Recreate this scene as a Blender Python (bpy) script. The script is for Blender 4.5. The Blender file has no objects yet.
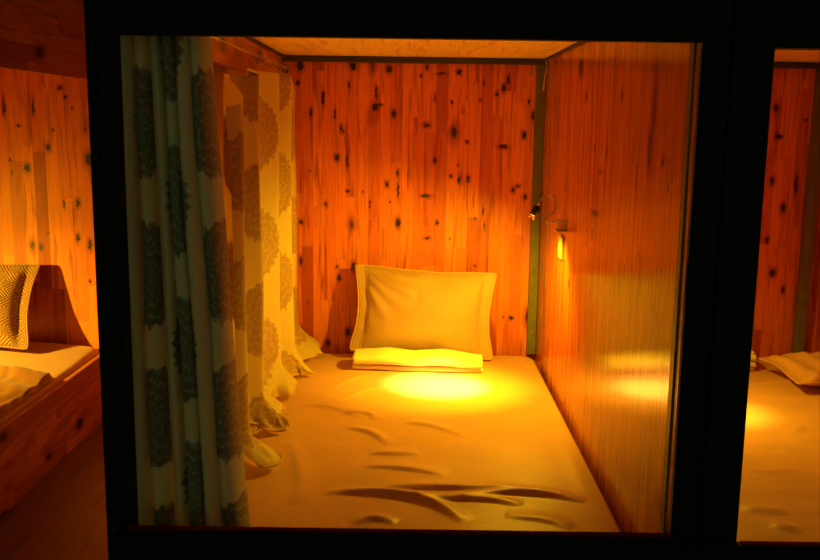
import bpy, bmesh, math, random
import numpy as np
from mathutils import Vector, Matrix, noise

SC = bpy.context.scene
COL = SC.collection
# ---------------------------------------------------------------- camera
FPX, PITCH, YAW, ROLL = 914.12, 0.1684, -0.0015, 0.0140
CZ = 1.353
fwd = Vector((math.sin(YAW)*math.cos(PITCH), math.cos(YAW)*math.cos(PITCH), -math.sin(PITCH)))
rt = Vector((math.cos(YAW), -math.sin(YAW), 0)); up = rt.cross(fwd)
R_ = rt*math.cos(ROLL)+up*math.sin(ROLL); U_ = -rt*math.sin(ROLL)+up*math.cos(ROLL)
cam = bpy.data.cameras.new('camera'); camo = bpy.data.objects.new('camera', cam); COL.objects.link(camo)
m = Matrix(((R_.x, U_.x, -fwd.x, 0), (R_.y, U_.y, -fwd.y, 0), (R_.z, U_.z, -fwd.z, CZ), (0, 0, 0, 1)))
camo.matrix_world = m
cam.sensor_width = 36; cam.lens = FPX/820*36; cam.clip_start = 0.05
SC.camera = camo

def ray(px, py):
    return (fwd + R_*((px-410)/FPX) + U_*((280-py)/FPX))
def atY(px, py, Y):
    d = ray(px, py); return Vector((d.x*Y/d.y, Y, CZ+d.z*Y/d.y))
def atZ(px, py, Z):
    d = ray(px, py); t = (Z-CZ)/d.z; return Vector((d.x*t, d.y*t, Z))
def atX(px, py, X):
    d = ray(px, py); t = X/d.x; return Vector((X, d.y*t, CZ+d.z*t))

# ---------------------------------------------------------------- world, exposure
w = bpy.data.worlds.new('world'); SC.world = w; w.use_nodes = True
w.node_tree.nodes['Background'].inputs[0].default_value = (0.52, 0.82, 0.38, 1)
w.node_tree.nodes['Background'].inputs[1].default_value = 0.12
SC.view_settings.view_transform = 'Standard'; SC.view_settings.look = 'None'
SC.view_settings.exposure = 0.05; SC.view_settings.gamma = 1; SC.view_settings.use_curve_mapping = False
LAMP = (1.0, 0.60, 0.012)
BEAM = (1.0, 0.74, 0.14)

# ---------------------------------------------------------------- dimensions
XR, XL, YB, YF = 0.576, -0.576, 4.13, 1.893
ZB, ZC, ZH, ZR = 0.316, 1.645, 1.524, 0.472
XP0, XP1 = -0.665, 0.726
X2R = 1.81
XLL = -1.397; XLW = -2.60

# ---------------------------------------------------------------- node helpers
class NT:
    def __init__(s, name):
        s.m = bpy.data.materials.new(name); s.m.use_nodes = True
        s.t = s.m.node_tree; s.t.nodes.clear()
        s.out = s.t.nodes.new('ShaderNodeOutputMaterial')
    def n(s, ty, **k):
        nd = s.t.nodes.new(ty)
        for a, v in k.items(): setattr(nd, a, v)
        return nd
    def put(s, sock, v):
        if isinstance(v, bpy.types.NodeSocket): s.t.links.new(v, sock)
        else: sock.default_value = v
    def math(s, op, a, b=None, c=None, clamp=False):
        nd = s.n('ShaderNodeMath', operation=op, use_clamp=clamp)
        for i, v in enumerate((a, b, c)):
            if v is not None: s.put(nd.inputs[i], v)
        return nd.outputs[0]
    def vm(s, op, a, b=None):
        nd = s.n('ShaderNodeVectorMath', operation=op)
        s.put(nd.inputs[0], a)
        if b is not None: s.put(nd.inputs[1], b)
        return nd.outputs['Value'] if op in ('LENGTH', 'DISTANCE', 'DOT_PRODUCT') else nd.outputs[0]
    def sep(s, v):
        nd = s.n('ShaderNodeSeparateXYZ'); s.put(nd.inputs[0], v); return nd.outputs
    def comb(s, x=0., y=0., z=0.):
        nd = s.n('ShaderNodeCombineXYZ')
        for i, v in enumerate((x, y, z)): s.put(nd.inputs[i], v)
        return nd.outputs[0]
    def uv(s): return s.n('ShaderNodeTexCoord').outputs['UV']
    def obj(s): return s.n('ShaderNodeTexCoord').outputs['Object']
    def noise(s, v, scale, detail=3, rough=.55, out=0, dist=0.):
        nd = s.n('ShaderNodeTexNoise'); s.put(nd.inputs['Vector'], v); nd.inputs['Scale'].default_value = scale
        nd.inputs['Detail'].default_value = detail; nd.inputs['Roughness'].default_value = rough
        nd.inputs['Distortion'].default_value = dist
        return nd.outputs[out]
    def white(s, v):
        nd = s.n('ShaderNodeTexWhiteNoise', noise_dimensions='3D'); s.put(nd.inputs['Vector'], v); return nd.outputs['Value']
    def ss(s, x, a, b, lo=0., hi=1.):
        nd = s.n('ShaderNodeMapRange', interpolation_type='SMOOTHSTEP')
        for i, v in enumerate((x, a, b, lo, hi)): s.put(nd.inputs[i], v)
        return nd.outputs[0]
    def ramp(s, f, stops):
        nd = s.n('ShaderNodeValToRGB'); s.put(nd.inputs[0], f); e = nd.color_ramp.elements
        while len(e) < len(stops): e.new(.5)
        for el, (p, c) in zip(e, stops): el.position = p; el.color = (*c, 1)
        return nd.outputs[0]
    def mix(s, f, a, b, bt='MIX'):
        nd = s.n('ShaderNodeMix', data_type='RGBA', blend_type=bt)
        s.put(nd.inputs[0], f)
        for sk, v in ((nd.inputs[6], a), (nd.inputs[7], b)):
            s.put(sk, v if isinstance(v, bpy.types.NodeSocket) else (*v, 1))
        return nd.outputs[2]
    def bump(s, h, strength=.3, dist=.002):
        nd = s.n('ShaderNodeBump'); nd.inputs['Strength'].default_value = strength
        nd.inputs['Distance'].default_value = dist; s.put(nd.inputs['Height'], h); return nd.outputs[0]
    def bsdf(s, col, rough=.5, normal=None, **k):
        nd = s.n('ShaderNodeBsdfPrincipled')
        s.put(nd.inputs['Base Color'], col if isinstance(col, bpy.types.NodeSocket) else (*col, 1))
        s.put(nd.inputs['Roughness'], rough)
        if normal is not None: s.put(nd.inputs['Normal'], normal)
        for a, v in k.items(): s.put(nd.inputs[a.replace('_', ' ')], v)
        return nd.outputs[0]
    def fin(s, sh): s.t.links.new(sh, s.out.inputs[0]); return s.m

def plain(name, col, rough=.5, **k):
    t = NT(name); nz = t.noise(t.obj(), 40, 3)
    c = t.mix(t.ss(nz, .3, .7), tuple(x*.85 for x in col), tuple(min(1, x*1.1) for x in col))
    return t.fin(t.bsdf(c, rough, **k))

def wood(name, light, mid, dark, sw=.05, sl=.55, knots=None, dens=.25, rough=.3, streak=.3, kscale=1., coat=0., seed=0., bumpy=.15, spec=.5):
    """laminated boards: UV in metres, u across the strips, v along the grain"""
    t = NT(name); uv = t.uv(); s = t.sep(uv); u, v = s[0], s[1]
    us = t.math('DIVIDE', u, sw); ui = t.math('FLOOR', us)
    off = t.math('MULTIPLY', t.white(t.comb(ui, seed, 1.3)), 5.)
    vs = t.math('ADD', t.math('DIVIDE', v, sl), off); vi = t.math('FLOOR', vs)
    rnd = t.white(t.comb(ui, vi, seed+.7))
    base = t.ramp(rnd, [(0, dark), (.22, mid), (.6, light), (1, mid)])
    g = t.noise(t.comb(t.math('MULTIPLY', u, 110.), t.math('MULTIPLY', v, 5.), t.math('MULTIPLY', rnd, 20.)), 1., 4, .6, dist=.4)
    base = t.mix(t.math('MULTIPLY', t.ss(g, .42, .8), streak), base, tuple(x*.3 for x in mid))
    blot = t.noise(t.comb(t.math('MULTIPLY', u, 9.), t.math('MULTIPLY', v, 3.), seed), 1., 3)
    base = t.mix(t.math('MULTIPLY', t.ss(blot, .5, .75), .35), base, tuple(x*.55 for x in mid))
    b2 = t.noise(t.comb(t.math('MULTIPLY', u, 34.), t.math('MULTIPLY', v, 2.6), t.math('MULTIPLY', rnd, 9.)), 1., 3, .6, dist=.6)
    base = t.mix(t.math('MULTIPLY', t.ss(b2, .5, .7), .8), base, (dark[0]*.75, dark[1]*.5, dark[2]*.5))
    # joints between the strips
    fu = t.math('FRACT', us); e1 = t.math('MINIMUM', fu, t.math('SUBTRACT', 1., fu))
    e1 = t.ss(t.math('MULTIPLY', e1, sw), 0., .0012, .45, 0.)
    fv = t.math('FRACT', vs); e2 = t.math('MINIMUM', fv, t.math('SUBTRACT', 1., fv))
    e2 = t.ss(t.math('MULTIPLY', e2, sl), 0., .0016, .4, 0.)
    base = t.mix(t.math('MAXIMUM', e1, e2), base, tuple(x*.25 for x in dark))
    # knots
    wob = t.vm('MULTIPLY', t.vm('SUBTRACT', t.noise(uv, 75, 3, out=1), (.5, .5, .5)), (.02, .028, 0))
    uvd = t.vm('ADD', uv, wob)
    vo = t.n('ShaderNodeTexVoronoi'); vo.inputs['Scale'].default_value = 1.
    t.put(vo.inputs['Vector'], t.vm('MULTIPLY', t.vm('ADD', uvd, (seed, seed*.7, 0)), (11./kscale, 6./kscale, 1)))
    rs = t.sep(vo.outputs['Color'])[0]
    thr = t.ss(rs, 1-dens, 1., 0.02, .24)
    thr = t.math('MULTIPLY', thr, t.math('GREATER_THAN', rs, 1-dens))
    d = t.math('DIVIDE', vo.outputs['Distance'], t.math('MAXIMUM', thr, .0005))
    if knots:
        for (ku, kv, ru, rv) in knots:
            dd = t.vm('LENGTH', t.vm('MULTIPLY', t.vm('SUBTRACT', uvd, (ku, kv, 0)), (1/ru, 1/rv, 0)))
            d = t.math('MINIMUM', d, dd)
    base = t.mix(t.ss(d, 1.0, 2.3, .55, 0.), base, (dark[0]*.6, dark[1]*.3, dark[2]*.3))
    base = t.mix(t.ss(d, .7, 1.15, 1., 0.), base, (.035, .008, .003))
    nm = t.bump(g, bumpy, .0015)
    sh = t.bsdf(base, rough, nm, Coat_Weight=coat, Coat_Roughness=.12, Specular_IOR_Level=spec)
    return t.fin(sh)

def cloth_sheet(name, col, rough=.55, sheen=.2, fine=900):
    t = NT(name); uv = t.uv()
    n1 = t.noise(uv, 6, 3); n2 = t.noise(uv, fine, 1)
    c = t.mix(t.ss(n1, .3, .7), tuple(x*.9 for x in col), col)
    n3 = t.noise(t.vm('MULTIPLY', uv, (14, 30, 1)), 1., 4, .6, dist=.8)
    h = t.math('ADD', t.math('MULTIPLY', n2, .1), n3)
    nm = t.bump(h, .35, .004)
    return t.fin(t.bsdf(c, rough, nm, Sheen_Weight=sheen, Specular_IOR_Level=.3))

def damask(name, ground, motif, trans=.45, seed=0., pu=.30, pv=.46, ru=.112, rv=.13):
    """curtain cloth with staggered leafy medallions; UV in metres of flat cloth"""
    t = NT(name); uv = t.uv(); s = t.sep(uv); u = t.math('ADD', s[0], seed); v = s[1]
    ci = t.math('FLOOR', t.math('DIVIDE', u, pu))
    odd = t.math('MULTIPLY', t.math('FLOORED_MODULO', ci, 2.), .5)
    lu = t.math('MULTIPLY', t.math('SUBTRACT', t.math('FRACT', t.math('DIVIDE', u, pu)), .5), pu)
    lv = t.math('MULTIPLY', t.math('SUBTRACT', t.math('FRACT', t.math('ADD', t.math('DIVIDE', v, pv), odd)), .5), pv)
    ang = t.math('ARCTAN2', lu, lv)
    lobe = t.math('MULTIPLY', t.math('ABSOLUTE', t.math('SINE', t.math('MULTIPLY', ang, 13.))), .08)
    r = t.vm('LENGTH', t.comb(t.math('DIVIDE', lu, ru), t.math('DIVIDE', lv, rv), 0.))
    r = t.math('ADD', t.math('ADD', r, lobe), t.math('MULTIPLY', t.math('SUBTRACT', t.noise(uv, 70, 2), .5), .25))
    inside = t.ss(r, .98, 1.06, 1., 0.)
    # scroll lines in the medallion
    rings = t.math('SINE', t.math('ADD', t.math('MULTIPLY', r, 26.), t.math('MULTIPLY', t.math('SINE', t.math('MULTIPLY', ang, 6.)), 2.4)))
    scroll = t.ss(rings, .55, .9, 0., .55)
    mc = t.mix(scroll, motif, tuple(a*.5+b*.5 for a, b in zip(motif, ground)))
    c = t.mix(inside, ground, mc)
    wv = t.noise(t.vm('MULTIPLY', uv, (500, 500, 1)), 1., 1)
    c = t.mix(t.math('MULTIPLY', wv, .2), c, tuple(x*.6 for x in ground))
    nm = t.bump(wv, .2, .001)
    p = t.bsdf(c, .65, nm, Sheen_Weight=.3)
    tr = t.n('ShaderNodeBsdfTranslucent'); t.put(tr.inputs[0], t.mix(1., c, (1., .86, .55), 'MULTIPLY'))
    mx = t.n('ShaderNodeMixShader'); t.put(mx.inputs[0], t.math('MULTIPLY', t.math('SUBTRACT', 1., t.math('MULTIPLY', inside, .75)), trans))
    t.put(mx.inputs[1], p); t.put(mx.inputs[2], tr.outputs[0])
    return t.fin(mx.outputs[0])

def quilt(name, col, s1=42., zig=False):
    t = NT(name); uv = t.uv(); s = t.sep(uv)
    wob = t.math('MULTIPLY', t.noise(uv, 9, 2), 1.2)
    a = t.math('ADD', s[0], s[1]); b = t.math('SUBTRACT', s[0], s[1])
    if zig:
        k = .085
        la = t.math('ABSOLUTE', t.math('SUBTRACT', t.math('FRACT', t.math('DIVIDE', a, k)), .5))
        lb = t.math('ABSOLUTE', t.math('SUBTRACT', t.math('FRACT', t.math('DIVIDE', b, k)), .5))
        h = t.ss(t.math('ABSOLUTE', t.math('SUBTRACT', t.math('MAXIMUM', la, lb), t.math('MULTIPLY', t.math('ROUND', t.math('MULTIPLY', t.math('MAXIMUM', la, lb), 6.)), 1/6))), 0., .06)
        nm = t.bump(h, .9, .006)
    else:
        w1 = t.math('SINE', t.math('ADD', t.math('MULTIPLY', a, s1*6.283), t.math('MULTIPLY', wob, 5.)))
        w2 = t.math('SINE', t.math('MULTIPLY', b, s1*3.3))
        h = t.math('ADD', t.math('MULTIPLY', w1, .35), t.math('MULTIPLY', t.math('MULTIPLY', w1, w2), .5))
        nm = t.bump(h, .45, .0018)
    c = t.mix(t.ss(h, -.6, .8), tuple(x*.8 for x in col), col)
    return t.fin(t.bsdf(c, .6, nm, Sheen_Weight=.2))

# ---------------------------------------------------------------- mesh helpers
def tag(o, label=None, cat=None, group=None, kind=None):
    for k, v in (('label', label), ('category', cat), ('group', group), ('kind', kind)):
        if v: o[k] = v
    return o
def empty(name, loc, **k):
    o = bpy.data.objects.new(name, None); o.location = loc; o.empty_display_size = .1
    COL.objects.link(o); return tag(o, **k)
def link(name, bm, mat, parent=None, smooth=False, **k):
    me = bpy.data.meshes.new(name)
    bmesh.ops.recalc_face_normals(bm, faces=bm.faces[:]) if not k.pop('keepn', False) else None
    bm.to_mesh(me); bm.free()
    me.materials.append(mat)
    if smooth:
        for p in me.polygons: p.use_smooth = True
    o = bpy.data.objects.new(name, me); COL.objects.link(o)
    if parent:
        o.parent = parent; o.matrix_parent_inverse = Matrix.Translation(-Vector(parent.location))
    return tag(o, **k)
def box_into(bm, lo, hi, grain='z', bevel=.002, off=(0, 0)):
    """box with UV in metres: v along the grain axis"""
    uvl = bm.loops.layers.uv.verify()
    tmp = bmesh.new(); lo = Vector(lo); hi = Vector(hi); c = (lo+hi)/2; sz = hi-lo
    bmesh.ops.create_cube(tmp, size=1)
    for v in tmp.verts: v.co = Vector((v.co.x*sz.x, v.co.y*sz.y, v.co.z*sz.z))+c
    if bevel: bmesh.ops.bevel(tmp, geom=tmp.edges[:], offset=min(bevel, min(sz)*.3), segments=2, profile=.5, affect='EDGES')
    vm = {}
    for v in tmp.verts: vm[v.index] = bm.verts.new(v.co)
    tmp.normal_update()
    g = 'xyz'.index(grain)
    for f in tmp.faces:
        nf = bm.faces.new([vm[v.index] for v in f.verts])
        n = [abs(x) for x in f.normal]; ax = n.index(max(n))
        others = [a for a in range(3) if a != ax]
        if g in others: vv = g; uu = [a for a in others if a != g][0]
        else: uu, vv = others
        for l in nf.loops: l[uvl].uv = (l.vert.co[uu]+off[0], l.vert.co[vv]+off[1])
    tmp.free(); return bm
def box(name, lo, hi, mat, parent=None, grain='z', bevel=.002, **k):
    bm = bmesh.new(); box_into(bm, lo, hi, grain, bevel); return link(name, bm, mat, parent, **k)
def tube_into(bm, pts, r, seg=10, caps=True, radii=None):
    pts = [Vector(p) for p in pts]; rings = []
    prev = None
    for i, p in enumerate(pts):
        a = pts[max(i-1, 0)]; b = pts[min(i+1, len(pts)-1)]; d = (b-a).normalized()
        if prev is None:
            x = d.orthogonal().normalized()
        else:
            x = (prev - d*prev.dot(d)).normalized()
        prev = x; y = d.cross(x); rr = radii[i] if radii else r
        rings.append([bm.verts.new(p+(x*math.cos(q)+y*math.sin(q))*rr) for q in [2*math.pi*j/seg for j in range(seg)]])
    for A, B in zip(rings, rings[1:]):
        for j in range(seg): bm.faces.new((A[j], A[(j+1) % seg], B[(j+1) % seg], B[j]))
    if caps: bm.faces.new(rings[0][::-1]); bm.faces.new(rings[-1])
    return bm
def tube(name, pts, r, mat, parent=None, seg=10, radii=None, **k):
    bm = bmesh.new(); tube_into(bm, pts, r, seg, True, radii); return link(name, bm, mat, parent, smooth=True, **k)
def ring(name, c, R, r, mat, parent, axis='y', **k):
    bm = bmesh.new(); N = 20; rings = []
    for i in range(N):
        a = 2*math.pi*i/N
        if axis == 'y': d = Vector((math.cos(a), 0, math.sin(a))); e = Vector((0, 1, 0))
        else: d = Vector((0, math.cos(a), math.sin(a))); e = Vector((1, 0, 0))
        rings.append([bm.verts.new(Vector(c)+d*R+(d*math.cos(q)+e*math.sin(q))*r) for q in [2*math.pi*j/8 for j in range(8)]])
    for i in range(N):
        A, B = rings[i], rings[(i+1) % N]
        for j in range(8): bm.faces.new((A[j], A[(j+1) % 8], B[(j+1) % 8], B[j]))
    return link(name, bm, mat, parent, smooth=True, **k)
def grid_into(bm, nu, nv, fn, uvfn):
    uvl = bm.loops.layers.uv.verify()
    V = [[bm.verts.new(fn(i/nu, j/nv)) for j in range(nv+1)] for i in range(nu+1)]
    for i in range(nu):
        for j in range(nv):
            f = bm.faces.new((V[i][j], V[i+1][j], V[i+1][j+1], V[i][j+1]))
            for l, (a, b) in zip(f.loops, ((i, j), (i+1, j), (i+1, j+1), (i, j+1))): l[uvl].uv = uvfn(a/nu, b/nv)
    return V
def catmull(P, n=8):
    P = [Vector(p) for p in P]; Q = [P[0]*2-P[1]]+P+[P[-1]*2-P[-2]]; out = []
    for i in range(1, len(Q)-2):
        for k in range(n):
            t = k/n; a, b, c, d = Q[i-1:i+3]
            out.append(.5*((2*b)+(c-a)*t+(2*a-5*b+4*c-d)*t*t+(3*b-a-3*c+d)*t**3))
    out.append(P[-1]); return out
def nz(x, y=0., z=0.): return noise.noise(Vector((x, y, z)))
def smooth(a, b, x):
    t = max(0., min(1., (x-a)/(b-a))); return t*t*(3-2*t)

# ---------------------------------------------------------------- materials
KB = [(300,66,4,5.5),(286,70,3,3.5),(298,83,2,3),(353,66,4,4.5),(389,69,3.5,4.5),(375,107,4,4.5),(380,105,3,1.5),(376,92,1.2,8),(394,114,2.8,5),(349,85,1.5,3),
 (311,112,1.8,6),(323,98,2,8),(292,119,2.5,5),(341,128,1.6,4.5),(343,131,1.5,3),(335,114,1.3,6),(337,157,3,4.5),(347,160,1.4,9),(310,171,1.3,1.3),(348,191,2.4,1.5),
 (363,192,1,1.5),(326,204,1.3,4),(291,213,2,2.5),(370,204,1,5),(387,184,2.3,3.5),(398,223,3.3,6),(398,173,1.8,4),(398,190,1.2,9),(390,202,.9,1),(301,222,3,3),
 (294,253,2,3.5),(301,261,1.9,5),(290,256,1,1.4),(295,291,1.8,4.5),(293,296,1.8,3),(297,303,1,2.5),(291,310,1.5,1.5),(308,303,1.1,2),(337,267,1.8,2),(339,278,2.2,3),
 (353,266,3,5),(328,343,2.8,4.3),(348,332,3.3,4.5),(435,161,2.4,3),(459,180,1.7,4.5),(468,179,2.4,4),(458,165,.9,2),(451,176,2,2),(426,196,6,2),(427,238,3.8,2),
 (437,223,2,3),(450,239,1,1),(483,211,1.4,5),(484,226,.8,6),(475,219,1,1.3),(525,197,2.3,3.5),(513,190,2.5,3),(518,186,3,1.8),(524,135,2.8,4),(484,83,1.4,4),
 (508,80,2,5),(504,88,2.6,5),(497,94,2.2,3),(427,125,4,2.5),(503,147,5.5,2.4),(467,142,2,2.2),(452,102,1.4,2),(480,100,1.4,2),(529,102,1.2,3),(421,76,1.5,2),
 (427,67,1.5,3),(459,72,3,3),(475,266,1.5,1.5),(511,318,2.8,2),(503,317,1.2,1.2),(466,98,1,1),(533,116,2,5),(435,98,1,4),(442,74,6,1.2)]
KL = [(27,168,4,5),(48,147,3,4),(41,247,3,4),(78,203,2.5,5),(64,204,1.5,5),(60,88,3,3),(33,107,1.5,10),(78,238,2.5,5),(90,245,3,6),(10,160,1.5,2),(12,173,1.2,2.5),
 (53,130,1.5,2),(85,129,1.5,3),(4,108,2,8),(48,233,1.3,2),(65,97,2,2),(72,108,1.5,1.5),(18,126,2,1.5),(90,281,1.5,2)]
KR2 = [(776,108,3.6,3.6),(777,136,3,3.4),(780,137,3,2),(767,240,2.6,4),(783,290,2.3,5),(773,273,4,5),(772,181,3,5),(796,185,2,12),(783,208,3,6),(806,120,2,2),(812,196,2,3)]
KR = [(581,69,1.7,6),(654,112,2.6,24),(650,148,2.6,20),(663,162,1.5,5),(607,150,1.1,6),(595,147,.9,4),(600,172,.9,2),(594,213,3.6,3.6),(640,276,1.3,13),(639,255,1,5),
 (619,280,1,12),(569,284,.9,4),(655,312,1.2,3),(668,188,1,4),(586,97,1,5),(622,95,1.2,6),(592,235,1,8)]
def kplane(L, Y): 
    out = []
    for x, y, a, b in L:
        p = atY(x, y, Y); s = Y/FPX; out.append((p.x, p.z, a*s*.8, b*s*.85))
    return out
def kplaneX(L, X):
    out = []
    for x, y, a, b in L:
        p = atX(x, y, X); s = p.y/FPX; out.append((p.y, p.z, a*s*p.y/X*.8, b*s))
    return out
PL, PM, PD = (.90, .26, .04), (.74, .165, .026), (.42, .06, .01)
M = {}
M['wall_back'] = wood('pine boards back wall', PL, PM, PD, .05, .6, kplane(KB, YB), dens=.05, rough=.45, streak=.45)
M['wall_left'] = wood('pine boards left berth', PL, PM, PD, .055, .62, kplane(KL, YB), dens=.05, rough=.45, streak=.4, seed=4.)
M['wall_right2'] = wood('pine boards right berth', PL, PM, PD, .045, .4, kplane(KR2, YB), dens=.2, rough=.45, streak=.5, seed=9.)
M['wall_side'] = wood('lacquered pine partition', (.74, .22, .05), (.62, .16, .035), (.44, .085, .02), .028, .9, kplaneX(KR, XR), dens=.0, rough=.14, streak=1., coat=.0, seed=2., bumpy=.12, spec=.28)
M['wall_gen'] = wood('pine boards', PL, PM, PD, .05, .6, dens=.3, rough=.45, seed=17.)
M['board'] = wood('knotty red pine board', (.72, .26, .07), (.62, .19, .05), (.40, .10, .03), .06, .5, dens=.85, kscale=1.1, rough=.35, streak=.6, seed=6.)
M['ply'] = wood('pale plywood', (.88, .68, .24), (.84, .62, .2), (.78, .54, .17), .4, 2.4, dens=0., rough=.6, streak=.25, seed=3.)
M['dark'] = wood('dark stained timber', (.010, .006, .002), (.008, .005, .002), (.005, .003, .001), .2, 3., dens=0., rough=.6, streak=.6, seed=8., spec=.15)
M['floor'] = wood('wooden floor boards', (.22, .10, .05), (.18, .08, .04), (.12, .05, .03), .12, 1.1, dens=0., rough=.4, streak=.4, seed=12.)
M['redlip'] = plain('dark red stained wood', (.14, .012, .003), .9, Specular_IOR_Level=.0)
M['steel'] = plain('olive painted steel', (.15, .15, .07), .45, Metallic=.0)
M['darksteel'] = plain('dark steel angle', (.05, .045, .025), .5)
M['wire'] = plain('steel wire', (.6, .55, .45), .3, Metallic=.9)
M['brass'] = plain('brass lamp tips', (.9, .7, .4), .25, Metallic=.9)
M['black'] = plain('black plastic', (.012, .012, .012), .4)
M['clear'] = plain('yellowed translucent plastic', (.85, .75, .5), .25, Transmission_Weight=.75, IOR=1.45)
M['switch'] = plain('cream plastic', (.62, .52, .36), .35)
M['sheet'] = cloth_sheet('cotton satin sheet', (.64, .34, .20), .42)
M['blanket'] = cloth_sheet('folded cotton blanket', (.88, .72, .42), .8, .4)
M['throw'] = cloth_sheet('brown satin throw', (.36, .15, .05), .33)
M['pillow'] = quilt('quilted pillow cloth', (.60, .38, .17), 62.)
M['pillow2'] = quilt('embossed pillow cloth', (.46, .22, .07), zig=True)
M['piping'] = cloth_sheet('pillow piping', (.70, .46, .22), .6)
M['curtain'] = damask('damask side curtain', (.90, .82, .32), (.42, .24, .07), .42, .08, pu=.27, pv=.40, ru=.105, rv=.135)
M['curtain_f'] = damask('damask front curtain', (.70, .78, .48), (.15, .12, .07), .28, .17, pu=.26, pv=.34, ru=.105, rv=.125)
M['curtain_p'] = damask('plain outer curtain', (.75, .52, .25), (.72, .48, .22), .7, .3)

# ---------------------------------------------------------------- structure
S = dict(kind='structure')
box('floor', (-4.2, -.8, -.05), (3.2, YB+.02, 0), M['floor'], grain='y', bevel=0, **S)
box('wall_back', (XL-.04, YB, 0), (XR+.03, YB+.03, ZC+.5), M['wall_back'], bevel=0, **S)
box('wall_back_left', (XLW-.03, YB, 0), (XL-.041, YB+.03, 2.6), M['wall_left'], bevel=0, **S)
box('wall_back_right', (XR+.031, YB, 0), (X2R+.2, YB+.03, ZC+.5), M['wall_right2'], bevel=0, **S)
box('wall_right', (XR, YF+.061, 0), (XR+.022, YB, ZC), M['wall_side'], bevel=0, **S)
box('wall_partition', (XP1-.022, YF+.061, 0), (XP1, YB, ZC), M['wall_side'], bevel=0, **S)
box('wall_far_right', (X2R+.05, YF+.04, 0), (X2R+.072, YB, ZC), M['wall_gen'], bevel=0, **S)
box('wall_left', (XLW-.03, .6, 0), (XLW, YB, 2.6), M['wall_gen'], bevel=0, **S)
box('ceiling', (XL-.03, YF+.001, ZC), (XR+.03, YB, ZC+.02), M['ply'], bevel=0, **S)
box('ceiling_right', (XP1-.03, YF+.001, ZC), (X2R+.2, YB, ZC+.02), M['ply'], bevel=0, **S)
box('ceiling_left', (XLW, 1.2, ZC), (XLL-.001, YB, ZC+.02), M['ply'], bevel=0, **S)

box('ceiling_room', (-4.2, -.4, 2.6), (3.2, YB+.02, 2.65), M['wall_gen'], bevel=0, **S)
# ---------------------------------------------------------------- timber frame
fr = empty('timber_bunk_frame', (0, YF, 0), label='dark stained timber frame of posts, beam and rails in front of the berths', cat='bunk frame')
def part(name, lo, hi, mat, parent, grain='z', bevel=.003, **k): return box(name, lo, hi, mat, parent, grain, bevel, **k)
D = M['dark']
part('post', (XP0+.022, YF, 0), (-.611, YF+.06, 2.3), D, fr)
part('edge_strip', (XP0, YF+.002, 0), (XP0+.020, YF+.06, 2.3), M['dark'], fr)
part('lining_strip', (XR-.001, YF+.002, ZR-.03), (XR+.004, YF+.029, ZC), M['board'], fr, label='thin reddish lining strip beside the thick post')
part('post', (XR+.005, YF, 0), (XR+.062, YF+.06, 2.3), D, fr)
part('post', (XR+.064, YF-.006, 0), (XP1-.036, YF+.06, 2.3), D, fr)
part('post', (XP1-.034, YF, 0), (XP1, YF+.06, 2.3), D, fr)
part('post', (X2R+.10, YF, 0), (X2R+.2, YF+.06, 2.3), D, fr)
part('top_beam', (-.610, YF, ZH), (XR+.004, YF+.028, 2.2), D, fr, 'x')
part('top_beam', (XP1+.001, YF, ZH-.009), (X2R+.1, YF+.045, 2.2), D, fr, 'x')
part('bottom_rail', (XP0+.022, YF-.03, .12), (XR+.03, YF-.001, ZR+.003), D, fr, 'x')
part('bottom_rail', (XR+.031, YF-.03, .12), (X2R+.1, YF-.001, ZR-.013), D, fr, 'x')
part('rail_cap', (-.609, YF-.029, ZR+.0035), (XR-.006, YF-.012, ZR+.009), M['redlip'], fr, 'x', label='reddish inner lip of the bottom rail')
part('rail_cap', (XP1+.001, YF-.029, ZR-.0125), (X2R+.099, YF-.012, ZR-.007), M['redlip'], fr, 'x', label='reddish inner lip of the bottom rail')

# header boards over the open long sides
h1 = box('header_board', (XL-.022, YF+.175, ZH), (XL, YB-.045, ZC-.001), M['board'], grain='y', label='red knotty header board above the side curtain of the middle berth', cat='board')
h2 = box('header_board', (XLL-.022, .9, ZH), (XLL, YB-.001, 2.5), M['board'], grain='y', label='wide dark knotty board over the open side of the left berth', cat='board')

# steel frames
sf = empty('steel_bunk_frame', (XR, YB, 0), label='olive steel frame with corner poles lining the middle berth', cat='bed frame')
part('pole', (XR-.040, YB-.041, ZB+.002), (XR-.001, YB-.001, ZC-.027), M['steel'], sf)
part('pole', (XL-.04, YB-.041, ZB+.002), (XL-.001, YB-.001, ZC-.027), M['steel'], sf)
part('pole', (XR-.005, YF+.030, ZB+.002), (XR+.0045, YF+.0605, ZC-.002), M['steel'], sf, bevel=.001)
part('top_rail', (XL, YB-.041, ZC-.026), (XR-.001, YB-.001, ZC-.001), M['darksteel'], sf, 'x')
part('side_rail', (XR-.012, YF+.13, ZC-.012), (XR-.001, YB-.042, ZC-.001), M['darksteel'], sf, 'y')
part('side_rail', (XL+.001, YF+.13, ZC-.012), (XL+.012, YB-.042, ZC-.001), M['darksteel'], sf, 'y')
sf2 = empty('steel_bunk_frame', (X2R, YB, 0), label='dark olive steel frame pole in the back corner of the right berth', cat='bed frame')
part('pole', (X2R-.045, YB-.041, ZB+.002), (X2R-.001, YB-.001, ZC-.027), M['steel'], sf2)
part('top_rail', (XP1+.001, YB-.041, ZC-.026), (X2R-.001, YB-.001, ZC-.001), M['darksteel'], sf2, 'x')
part('side_rail', (X2R-.012, YF+.13, ZC-.012), (X2R-.001, YB-.042, ZC-.001), M['darksteel'], sf2, 'y')

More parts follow.
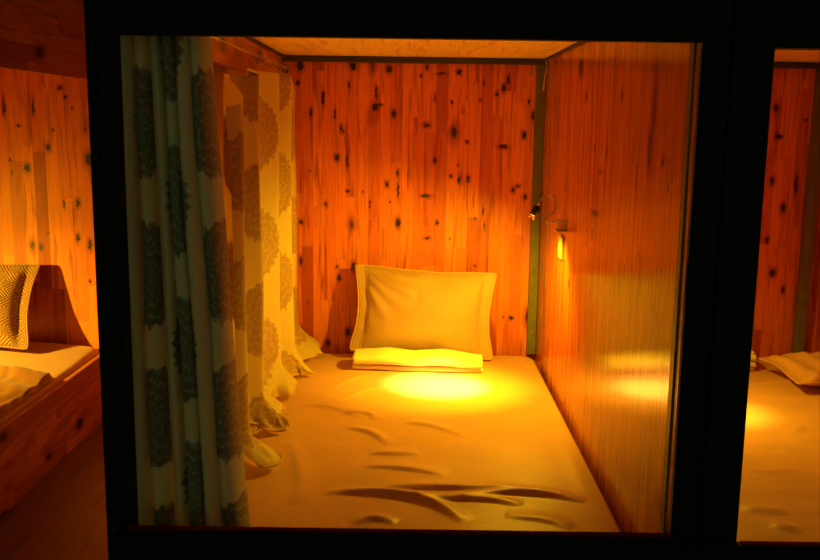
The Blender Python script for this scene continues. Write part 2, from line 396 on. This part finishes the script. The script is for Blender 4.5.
# sleeping platforms
def platform(x0, x1, y0, y1, label, side):
    t = empty('sleeping_platform', ((x0+x1)/2, (y0+y1)/2, 0), label=label, cat='bed')
    part('deck', (x0+.023, y0+.001, .20), (x1-.001, y1-.001, .225), M['ply'], t, 'y')
    if side: part('side_board', (x1-.022, y0, 0), (x1, y1-.001, ZB-.012), M['board'], t, 'y')
    else: part('side_board', (x0, y0, .0), (x0+.022, y1-.001, ZB-.012), M['board'], t, 'y')
    return t
platform(XL-.022, XR-.002, YF+.062, YB, 'wooden sleeping platform of the middle berth under the wide amber sheet', False)
platform(XP1+.001, X2R+.04, YF+.062, YB, 'wooden sleeping platform of the right berth under its amber sheet', False)
platform(XLW+.002, XLL, 1.0, YB, 'low wooden sleeping platform with knotty side board beyond the aisle', True)

# ---------------------------------------------------------------- sheets
def sheet(name, x0, x1, y0, y1, nx, ny, hf, mat, rr=.07, edge=.022, zbot=.228, **k):
    bm = bmesh.new(); cx, cy = (x0+x1)/2, (y0+y1)/2; hx, hy = (x1-x0)/2, (y1-y0)/2
    def sdf(x, y):
        qx = abs(x-cx)-hx+rr; qy = abs(y-cy)-hy+rr
        return -(min(max(qx, qy), 0)+math.hypot(max(qx, 0), max(qy, 0))-rr)
    def fn(u, v):
        # pull border vertices onto the rounded outline
        x = x0+(x1-x0)*u; y = y0+(y1-y0)*v
        d = sdf(x, y)
        if d < 0:
            qx = abs(x-cx)-hx+rr; qy = abs(y-cy)-hy+rr; L = math.hypot(max(qx, 0), max(qy, 0))
            if L > 0:
                s = rr/L
                x = cx+math.copysign(hx-rr+max(qx, 0)*s if qx > 0 else abs(x-cx), x-cx)
                y = cy+math.copysign(hy-rr+max(qy, 0)*s if qy > 0 else abs(y-cy), y-cy)
            d = 0
        t = min(1., max(0., d)/edge)
        drop = edge*(1-math.sqrt(max(0, 1-(1-t)**2)))
        return Vector((x, y, ZB-drop+hf(x, y)*smooth(0, .05, d)))
    V = grid_into(bm, nx, ny, fn, lambda u, v: ((x1-x0)*u, (y1-y0)*v))
    # hanging sides
    uvl = bm.loops.layers.uv.verify()
    loop = [V[i][0] for i in range(nx+1)]+[V[nx][j] for j in range(1, ny+1)]+[V[i][ny] for i in range(nx-1, -1, -1)]+[V[0][j] for j in range(ny-1, 0, -1)]
    low = [bm.verts.new((v.co.x, v.co.y, zbot)) for v in loop]
    for i in range(len(loop)):
        j = (i+1) % len(loop); f = bm.faces.new((loop[i], low[i], low[j], loop[j]))
        for l in f.loops: l[uvl].uv = (l.vert.co.x+l.vert.co.y, l.vert.co.z)
    bm.faces.new(low)
    return link(name, bm, mat, smooth=True, **k)

def polyridge(pts, Z=ZB):
    return [Vector((p.x, p.y)) for p in (atZ(x, y, Z) for x, y in pts)]
def seg_d(p, P):
    best = 9; tb = 0; n = len(P)-1; side = 0
    for i in range(n):
        a, b = P[i], P[i+1]; ab = b-a; t = max(0., min(1., (p-a).dot(ab)/ab.length_squared))
        dv = p-(a+ab*t); d = dv.length
        if d < best: best = d; tb = (i+t)/n; side = ab.x*dv.y-ab.y*dv.x
    return best, tb, side
RID = [ # pixels along the fold, height, near width, far width
 ([(325,493),(370,494),(410,498),(437,506),(462,522)], .021, .010, .03),
 ([(412,497),(450,499),(490,501),(522,506)], .013, .010, .03),
 ([(455,498),(510,494),(545,496),(585,503)], .017, .012, .04),
 ([(380,488),(440,488),(520,491)], .014, .010, .05),
 ([(352,524),(375,520),(395,524)], .011, .010, .03),
 ([(505,516),(545,521),(570,530)], .007, .010, .04),
 ([(345,428),(370,434),(388,446)], .012, .009, .03),
 ([(340,414),(368,415),(374,420)], .011, .008, .03),
 ([(368,454),(390,455),(420,454)], .010, .008, .05),
 ([(365,467),(400,469),(446,475)], .010, .008, .05),
 ([(405,423),(430,427),(465,437)], .008, .009, .04),
 ([(300,405),(330,408),(366,420)], .008, .009, .04),
 ([(330,390),(350,380),(372,374)], .006, .012, .02),
 ([(342,400),(366,390),(392,384)], .006, .012, .02),
 ([(290,440),(300,470),(296,505)], .008, .02, .03),
 ([(560,430),(575,465),(590,500)], .004, .03, .03)]
RID = [(catmull([(q.x, q.y, 0) for q in polyridge(p)], 5), h, a, b) for p, h, a, b in RID]
RID = [([Vector((q.x, q.y)) for q in P], h, a, b) for P, h, a, b in RID]
RB = [(min(q.x for q in P)-.15, max(q.x for q in P)+.15, min(q.y for q in P)-.15, max(q.y for q in P)+.15) for P, *_ in RID]
def mid_h(x, y):
    h = .004*nz(x*3, y*2.2, 1)+.0018*nz(x*9, y*6, 5)
    p = Vector((x, y))
    for (P, H, a, b), B in zip(RID, RB):
        if B[0] < x < B[1] and B[2] < y < B[3]:
            d, t, s = seg_d(p, P)
            wd = b if s > 0 else a
            taper = math.sin(math.pi*min(1, max(0, t)))**.6 if 0 < t < 1 else 0
            h += H*taper*math.exp(-(d/wd)**2)
    return h
sheet('bed_sheet', XL+.006, XR-.012, YF+.075, YB-.046, 190, 330, mid_h, M['sheet'],
      label='wide amber sheet with deep front wrinkles on the middle berth', cat='sheet')
def right_h(x, y):
    h = .006*nz(x*3, y*3, 7)+.004*nz(x*4, y*14, 9)
    p = Vector((x, y))
    for (P, H, a, b) in RID2:
        d, t, s = seg_d(p, P); h += H*math.sin(math.pi*t)**.6*math.exp(-(d/(b if s > 0 else a))**2) if 0 < t < 1 else 0
    return h
RID2 = [(polyridge(p), H, a, b) for p, H, a, b in [
  ([(742,510),(760,511),(790,513)], .010, .008, .03), ([(772,528),(785,529),(800,532)], .012, .008, .03),
  ([(790,434),(798,432),(806,427)], .010, .008, .02), ([(750,385),(790,383),(830,376)], .012, .012, .03), ([(745,470),(770,474),(800,470)], .006, .01, .03)]]
sheet('bed_sheet', XP1+.026, X2R+.030, YF+.075, YB-.046, 90, 130, right_h, M['sheet'],
      label='amber sheet on the right berth beyond the thick dark post', cat='sheet')
sheet('bed_sheet', XLW+.01, XLL-.024, 1.02, YB-.004, 70, 140, lambda x, y: .006*nz(x*3, y*3, 3)+.03*math.exp(-((x+1.75)/.25)**2)*smooth(3.2, 4.1, y), M['sheet'],
      label='bright yellow sheet on the left berth beside the standing pillow', cat='sheet')

# ---------------------------------------------------------------- pillows
def pillow(name, W, H, T, org, ax, ay, an, mat, mpipe, flange=.035, wr=None, cc=.085, nu=72, nv=48, **k):
    """org: centre; ax right, ay up, an normal to the front"""
    ax, ay, an = Vector(ax).normalized(), Vector(ay).normalized(), Vector(an).normalized()
    root = empty(name, org, **k)
    def edge(u, v):   # u, v in -1..1 on the outline plane, corners stick out
        x = W/2*u*(1-cc*(1-v*v)**1.3-.02*abs(u*v)**12+.012*nz(v*2,3)); y = H/2*v*(1-.075*(1-u*u)-.03*abs(u*v)**14+.02*nz(u*2.5,v,7)); return x, y
    def off(u, v):
        iu = max(0, 1-(abs(u)/(1-flange*2/W))**2.6) if abs(u) < 1-flange*2/W else 0
        iv = max(0, 1-abs(v)**2.4)
        return T/2*(iu**.5)*(iv**.55)+.003*(1-max(abs(u), abs(v))**8)
    def pt(u, v, s):
        x, y = edge(u, v); z = off(u, v)*s
        if wr and s > 0: z += wr(u, v)*min(1, off(u, v)/.02)
        z += .012*nz(u*1.3+3, v*1.3, 2)
        return Vector(org)+ax*x+ay*y+an*z
    bm = bmesh.new()
    A = grid_into(bm, nu, nv, lambda a, b: pt(a*2-1, b*2-1, 1), lambda a, b: (a*W, b*H))
    B = grid_into(bm, nu, nv, lambda a, b: pt(a*2-1, b*2-1, -1), lambda a, b: (a*W, b*H))
    bmesh.ops.remove_doubles(bm, verts=bm.verts[:], dist=.0001)
    link('cushion', bm, mat, root, smooth=True)
    out = []
    for i in range(60): out.append(pt(-1+2*i/60, 1, 1))
    for i in range(40): out.append(pt(1, 1-2*i/40, 1))
    for i in range(60): out.append(pt(1-2*i/60, -1, 1))
    for i in range(41): out.append(pt(-1, -1+2*i/40, 1))
    bm = bmesh.new(); tube_into(bm, out, .0036, 7); link('piping', bm, mpipe, root, smooth=True)
    for s in (-1, 1):
        uu = s*(1-flange*2/W); tube('seam', [pt(uu, -.95+1.9*i/30, 1)+an*.001 for i in range(31)], .0022, mpipe, root, 6)
    return root
def wr_mid(u, v):
    # gathers fanning from the upper left corner
    du, dv = u+1.05, 1.1-v; r = math.hypot(du, dv*.7); a = math.atan2(dv*.7, du)
    w = .0055*math.sin(a*22+r*3)*smooth(.2, .5, r)*(1-smooth(.75, 1.25, r))
    w -= .006*math.exp(-((u+.12)/.07)**2-((v-.35)/.22)**2)
    return w+.004*nz(u*3, v*3, 8)
tl = atY(361, 266, 4.05); trp = atY(495, 276, 4.05); bl = atY(351, 356, 3.95); br = atY(494, 364, 3.95)
c = (tl+trp+bl+br)/4+Vector((-.008, .006, .014)); ax = ((trp-tl)+(br-bl)); ay = ((tl-bl)+(trp-br)); an = ax.cross(ay)*1.0
if an.y > 0: an = -an
W0 = ((trp-tl).length+(br-bl).length)/2; H0 = ((tl-bl).length+(trp-br).length)/2
pillow('pillow', W0*1.03, H0*.985, .115, c, ax, ay, an, M['pillow'], M['piping'], .045, wr_mid,
       label='quilted amber pillow propped against the back wall of the middle berth', cat='pillow')
# left berth pillow
tr2 = atY(41, 264, 4.06); br2 = atY(28, 350, 3.86)
ay2 = (tr2-br2); ax2 = Vector((1, -.06, -.03)); H2 = ay2.length; W2 = .62
c2 = (tr2+br2)/2-ax2.normalized()*W2/2
an2 = ax2.cross(ay2); an2 = -an2 if an2.y > 0 else an2
pillow('pillow', W2, H2, .19, c2, ax2, ay2, an2, M['pillow2'], M['pillow2'], .05, lambda u, v: .005*nz(u*3, v*3, 5), .10,
       label='embossed pillow standing on the left berth, cut by the photo edge', cat='pillow')

# ---------------------------------------------------------------- folded blanket
def folded(name, org, W, D_, n, pitch, th, mat, rz=0., seed=0, puff=.0, **k):
    """a cloth folded in n layers; front edge shows the folds"""
    prof = []
    for i in range(n):
        z = pitch*(i+.5); fwdd = (i % 2 == 0)
        ys = [D_/2-(D_)*q/14 for q in range(15)]
        if fwdd: ys = ys[::-1]
        lift = puff*(i == n-1)
        for y in ys: prof.append((y, z+lift*(1-(2*y/D_)**2), i))
        if i < n-1:
            yb = prof[-1][0]; sg = 1 if yb > 0 else -1
            for a in (30, 60, 90, 120, 150):
                prof.append((yb+sg*pitch*.62*math.sin(math.radians(a)), z+pitch/2-pitch/2*math.cos(math.radians(a)), i+a/180))
    bm = bmesh.new(); nx = 46
    L = [0]
    for a, b in zip(prof, prof[1:]): L.append(L[-1]+math.hypot(b[0]-a[0], b[1]-a[1]))
    def fn(u, v):
        i = min(len(prof)-1, int(round(v*(len(prof)-1)))); y, z, ly = prof[i]
        w = W*(1-.03*((ly*1.7) % 1)); x = (u-.5)*w+.006*nz(ly*2.1, seed)+.004*nz(y*20, ly, seed)
        z += .020*nz(u*3.2, seed, ly*.3)*(z/(n*pitch))+.004*nz(u*9, seed, y*12)*(z/(n*pitch))
        z -= .014*smooth(.7, 1., u)*(z/(n*pitch))
        y += .006*nz(u*3, ly*.4, seed+2)+.012*math.sin(u*math.pi)*-1
        c_, s_ = math.cos(rz), math.sin(rz)
        return Vector(org)+Vector((x*c_-y*s_, x*s_+y*c_, z))
    grid_into(bm, nx, len(prof)-1, fn, lambda u, v: (u*W, L[int(round(v*(len(prof)-1)))]))
    o = link(name, bm, mat, smooth=True, keepn=True, **k)
    md = o.modifiers.new('thick', 'SOLIDIFY'); md.thickness = th; md.offset = 0
    return o
pb = (atZ(353, 370, ZB+.004)+atZ(481, 372, ZB+.004))/2
folded('folded_blanket', (pb.x+.004, pb.y+.066, ZB+.003), .555, .118, 3, .0205, .017, M['blanket'], rz=-.04, seed=3, puff=.010,
       label='folded thin blanket lying in front of the quilted pillow', cat='blanket')
# right berth: low mound pillow and folded towel
pm = atZ(812, 388, ZB+.01)
pillow('pillow', .50, .34, .09, (pm.x+.135, pm.y+.11, ZB+.060), (1, .12, 0.0), (-.12, 1, .06), (0, 0, 1), M['sheet'], M['sheet'], .03, lambda u, v: .02*nz(u*2.2, v*2, 4)+.008*math.sin(u*14+v*2),
       label='flat rumpled pillow lying on the right berth', cat='pillow')
pt_ = atZ(752, 372, ZB+.004)
folded('folded_towel', (pt_.x-.115, pt_.y+.06, ZB+.004), .26, .10, 6, .0165, .013, M['blanket'], rz=.12, seed=8, puff=.006,
       label='small pale folded towel peeking past the thick post', cat='towel')

# brown throw on the left berth
def throw():
    bm = bmesh.new()
    pa = atZ(62, 377, ZB+.02); x1 = pa.x; y1 = 3.66
    def fn(u, v):
        x = XLW+.05+(XLL-.04-XLW-.05)*u; y = 1.9+(y1-1.9)*v-.10*smooth(.55, 1., u)*v
        h = .014+.030*abs(nz(x*5+y*4, y*4, 2))+.014*abs(nz(x*15, y*7+x*6, 6))+.012*math.exp(-((v-1)/.06)**2)
        if v > .999 or v < .001 or u > .999 or u < .001: h = .004
        h += .03*math.exp(-((x+1.75)/.25)**2)*smooth(3.2, 4.1, y)
        return Vector((x, y, ZB+max(.003, h)))
    grid_into(bm, 110, 150, fn, lambda u, v: (u*1.1, v*1.7))
    o = link('throw_blanket', bm, M['throw'], smooth=True, label='rumpled brown satin throw spread over the left berth', cat='blanket')
throw()

# ---------------------------------------------------------------- curtains
def curtain_mesh(name, parent, mat, n_s, n_z, pos, flat_w, flat_h, **k):
    bm = bmesh.new()
    grid_into(bm, n_s, n_z, pos, lambda u, v: (u*flat_w, v*flat_h))
    o = link(name, bm, mat, parent, smooth=True, keepn=True, **k)
    return o
# inner side curtain
sc = empty('side_curtain', (XL+.04, 3.5, ZB), label='translucent yellow damask curtain on rings along the left side of the middle berth', cat='curtain')
ZROD = 1.583; XROD = XL+.028
def fold_phase(s):  # irregular folds
    return s*2*math.pi*4.3+.9*math.sin(s*9)+.5*math.sin(s*23)
def side_pos(u, v):
    # u 0 near .. 1 far ; v 0 bottom .. 1 top
    y0, y1 = 2.60, 4.085
    y = y0+(y1-y0)*(u+.018*math.sin(fold_phase(u)*.5))
    ztop = 1.532-.035*(1-smooth(.22, .40, u))-.10*(1-smooth(0, .12, u))-.022*smooth(.86, 1, u)
    zb = ZB+.012
    z = zb+(ztop-zb)*v
    amp = (.036+.006*(1-v))*(1-.5*smooth(.8, 1., u))*(1+.3*math.sin(u*11))
    x = XL+.044+amp*math.sin(fold_phase(u)+.5*math.sin(v*3))
    x += .010*nz(u*5, v*2.2, 3)+.004*nz(u*15, v*3, 6)
    y += .012*math.cos(fold_phase(u)*1.0)*1.0+.03*(1-v)*math.sin(u*6.0+1)-.05*(1-v)*(1-u)
    low = 1-smooth(0, .11, v)
    x += low*(.05+.035*(.5+.5*math.sin(u*19+1))+.06*nz(u*13, 4, v*9))
    x += .06*math.exp(-((u-.90)/.07)**2)*(1-smooth(0., .14, v))
    y += low*.04*nz(u*14, v*9, 7)
    x += low*(.022*nz(u*34, v*26, 5)+.012*nz(u*70, v*40, 3)); y += low*.02*nz(u*40, v*30, 8)
    if v < .06: z += .03*max(0, .3+nz(u*22, 2, v*20))*(1-v/.06)
    x = max(x, XL+.006)
    y = min(y, YB-.052)
    return Vector((x, y, z))
curtain_mesh('curtain_cloth', sc, M['curtain'], 420, 110, side_pos, 1.30, 1.22)
hem = [side_pos(i/300, .004)+Vector((.002, 0, .001)) for i in range(301)]
tube('hem', hem, .0035, M['piping'], sc, 6, label='pale stitched hem lying on the sheet')
for i, yy in enumerate([3.30, 3.42, 3.53, 3.64, 3.75, 3.86, 3.96, 4.05]):
    ring('ring', (XROD, yy, ZROD-.014), .018, .0022, M['wire'], sc, 'x' if 0 else 'y')
rod = empty('curtain_rod', (XROD, 3., ZROD), label='thin curtain wire strung along the red header board', cat='curtain rod')
tube('wire', [(XROD, YF+.07, ZROD), (XROD, 3.0, ZROD-.003), (XROD, YB-.050, ZROD)], .003, M['wire'], rod, 8)
tube('hook', [(XL+.001, YB-.06, ZROD+.012), (XROD, YB-.06, ZROD+.014), (XROD, YB-.055, ZROD)], .0025, M['wire'], rod, 6)
tube('hook', [(XL+.001, YF+.08, ZROD+.012), (XROD, YF+.08, ZROD+.014), (XROD, YF+.075, ZROD)], .0025, M['wire'], rod, 6)

# plain outer curtain on the aisle side
oc = empty('aisle_curtain', (XL-.05, 3., 0), label='plain orange curtain behind the damask curtains on the aisle side', cat='curtain')
def outer_pos(u, v):
    y = 2.09+(YB-.06-2.09)*u
    x = XL-.052+.016*math.sin(u*2*math.pi*11+1.2*math.sin(u*7))+.008*nz(u*6, v*2)
    return Vector((x, y, ZB-.05+(1.50+.10-ZB+.05)*v))
curtain_mesh('curtain_cloth', oc, M['curtain_p'], 260, 30, outer_pos, 2.2, 1.3)
tube('rail', [(XL-.052, 2.0, 1.612), (XL-.052, YB-.045, 1.612)], .006, M['darksteel'], oc, 8)

# front curtain, gathered at the left
fc = empty('front_curtain', (-.48, YF+.1, ZB), label='dark green damask curtain gathered at the left of the front opening', cat='curtain')
def front_pos(u, v):
    xb = -.640+.256*u**1.0; xt = -.640+.198*u
    q = 1-v
    x = xt+(xb-xt)*q**1.1
    ph = u*2*math.pi*6.4+.8*math.sin(u*8+1)+.5*math.sin(v*4+u*6)
    amp = .048+.014*math.sin(u*13)
    y = YF+.122+amp*math.sin(ph)+.012*nz(u*4, v*2.5, 9)
    x += .013*math.cos(ph)*(.8)+.008*nz(u*7, v*3, 4)
    # the right part swings back towards the bed
    y += .07*smooth(.78, 1, u)*(.4+.6*q)
    z = ZB+.045+(1.60-ZB-.045)*v
    return Vector((max(x, -.655), max(y, YF+.066), z))
curtain_mesh('curtain_cloth', fc, M['curtain_f'], 300, 110, front_pos, .80, 1.28)
tube('hem', [front_pos(i/200, .003) for i in range(201)], .003, M['piping'], fc, 6)
r2 = empty('curtain_rod', (0, YF+.11, 1.62), label='front curtain rod hidden behind the dark top beam', cat='curtain rod')
tube('pole', [(XL-.02, YF+.11, 1.621), (XR-.004, YF+.11, 1.621)], .007, M['darksteel'], r2, 10)

# ---------------------------------------------------------------- reading lamps
def lamp(base, head, loop, aim, cone, power, spill, label, mirror=1, sdir=(-.50, .20, -1)):
    """bracket on the wall, wire gooseneck, small black head with brass tips"""
    t = empty('reading_lamp', base, label=label, cat='reading lamp')
    bx, by, bz = base
    s = mirror
    part('wall_bracket', (min(bx, bx-s*.034), by-.034, bz-.020), (max(bx, bx-s*.034), by+.034, bz+.016), M['clear'], t, bevel=.006, label='yellowed clear plastic wall bracket')
    part('bracket_foot', (min(bx-s*.001, bx-s*.040), by-.037, bz-.028), (max(bx-s*.001, bx-s*.040), by+.037, bz-.0205), M['switch'], t, bevel=.002)
    pts = catmull([Vector(p) for p in loop], 10)
    tube('gooseneck', pts, .0026, M['wire'], t, 8, label='bright bent wire gooseneck')
    h = Vector(head); d = (Vector(aim)-h).normalized(); hd = Vector(head_dir).normalized() if False else d
    a = h-d*.030; prof = [(0, .009), (.006, .013), (.014, .0145), (.034, .0155), (.036, .013)]
    tube('lamp_head', [a+d*q for q, _ in prof], .01, M['black'], t, 16, radii=[r for _, r in prof], label='black lamp head')
    tube('collar', [a-d*.012, a], .005, M['brass'], t, 10)
    x = d.orthogonal().normalized()
    y = d.cross(x)
    for k in range(3):
        q = 2*math.pi*k/3+.6; o_ = (x*math.cos(q)+y*math.sin(q))*.0105
        tube('tip', [a+d*.034+o_, a+d*.046+o_*1.15, a+d*.052+o_*1.1], .0042, M['brass'], t, 8, radii=[.0042, .0046, .0025])
    em = NT('lit lamp lens'); e = em.n('ShaderNodeEmission'); e.inputs[0].default_value = (1, .55, .15, 1); e.inputs[1].default_value = 12
    mt = em.fin(e.outputs[0])
    tube('lens', [a+d*.0362, a+d*.038], .007, mt, t, 12)
    for nm, pw, cn, bl_, dr in (('beam', power, cone, 1., d), ('halo', power*.22, cone*2.0, 1., d), ('spill', spill, math.radians(166), .6, Vector(sdir).normalized())):
        L = bpy.data.lights.new('lamp_'+nm, 'SPOT'); L.energy = pw; L.color = LAMP if nm != 'beam' else (BEAM if mirror == 1 else (1.0, .66, .04))
        L.spot_size = cn; L.spot_blend = bl_; L.shadow_soft_size = .012
        o = bpy.data.objects.new('lamp_'+nm, L); COL.objects.link(o)
        o.parent = t; o.matrix_parent_inverse = Matrix.Translation(-Vector(base))
        o.location = a+d*.056; o.rotation_euler = (-dr).to_track_quat('Z', 'Y').to_euler()
    return t
pb0 = atX(566, 224, XR); bY, bZ = pb0.y, pb0.z
hd = atY(534, 213, bY-.02)
aimp = atZ(443, 386, ZB)
L1 = [(XR-.034, bY, bZ+.002), tuple(atY(557, 222, bY)), tuple(atY(546, 222, bY-.01)), tuple(atY(553, 213, bY-.015)), tuple(atY(556, 203, bY-.02)), tuple(atY(549, 195, bY-.02)), tuple(atY(542, 198, bY-.02)), tuple(atY(538, 206, bY-.02))]
lamp((XR-.0005, bY, bZ), tuple(hd), L1, tuple(aimp), math.radians(32), 400, 40,
     'lit reading lamp with looped wire neck on the lacquered right wall')
sw = empty('light_switch', (XR, bY, bZ-.1), label='small cream switch plate below the reading lamp', cat='switch')
p1 = atX(562, 247, XR)
part('plate', (XR-.009, p1.y-.036, p1.z-.043), (XR-.0005, p1.y+.036, p1.z+.043), M['switch'], sw, bevel=.003)
part('rocker', (XR-.014, p1.y-.010, p1.z-.018), (XR-.0095, p1.y+.010, p1.z+.018), M['switch'], sw, bevel=.002)
# dangling cord in the back corner
cd = tube('hanging_cord', catmull([atY(546, 61, YB-.10), atY(547, 68, YB-.10), atY(545, 78, YB-.1), atY(543.5, 90, YB-.1)], 6), .004, M['wire'], None, 7,
     label='short pale cord dangling in the upper right back corner', cat='cord')
# lamp of the right berth, on the partition behind the thick post
bx = XP1+.0005; by = 3.35; bz = bZ
L2 = [(bx+.034, by, bz), (bx+.07, by, bz), (bx+.09, by, bz+.03), (bx+.08, by, bz+.08), (bx+.10, by, bz+.10), (bx+.13, by, bz+.075)]
lamp((bx, by, bz), (bx+.14, by, bz+.045), L2, (1.10, 3.28, ZB), math.radians(38), 95, 28,
     'reading lamp on the partition of the right berth behind the thick post', mirror=-1, sdir=(.4, -.5, -1))
# lamp of the left berth, outside the photo's edge
bx = XLW+.0005; by = 3.05; bz = bZ-.1
L3 = [(bx+.034, by, bz), (bx+.07, by, bz), (bx+.09, by, bz+.03), (bx+.08, by, bz+.08), (bx+.10, by, bz+.10), (bx+.13, by, bz+.075)]
lamp((bx, by, bz), (bx+.14, by, bz+.045), L3, (-1.85, 3.75, ZB), math.radians(70), 130, 38,
     'reading lamp on the outer wall of the left berth beyond the photo edge', mirror=-1, sdir=(.5, .2, -1))

GRP = {'pillow': 'pillows in the three berths', 'bed_sheet': 'sheets on the three berths', 'sleeping_platform': 'sleeping platforms of the berths',
       'reading_lamp': 'reading lamps of the berths', 'steel_bunk_frame': 'steel frames of the berths', 'header_board': 'header boards over the open sides', 'curtain_rod': 'curtain rods of the middle berth'}
for o in bpy.data.objects:
    k = o.name.split('.')[0]
    if o.parent is None and k in GRP: o['group'] = GRP[k]
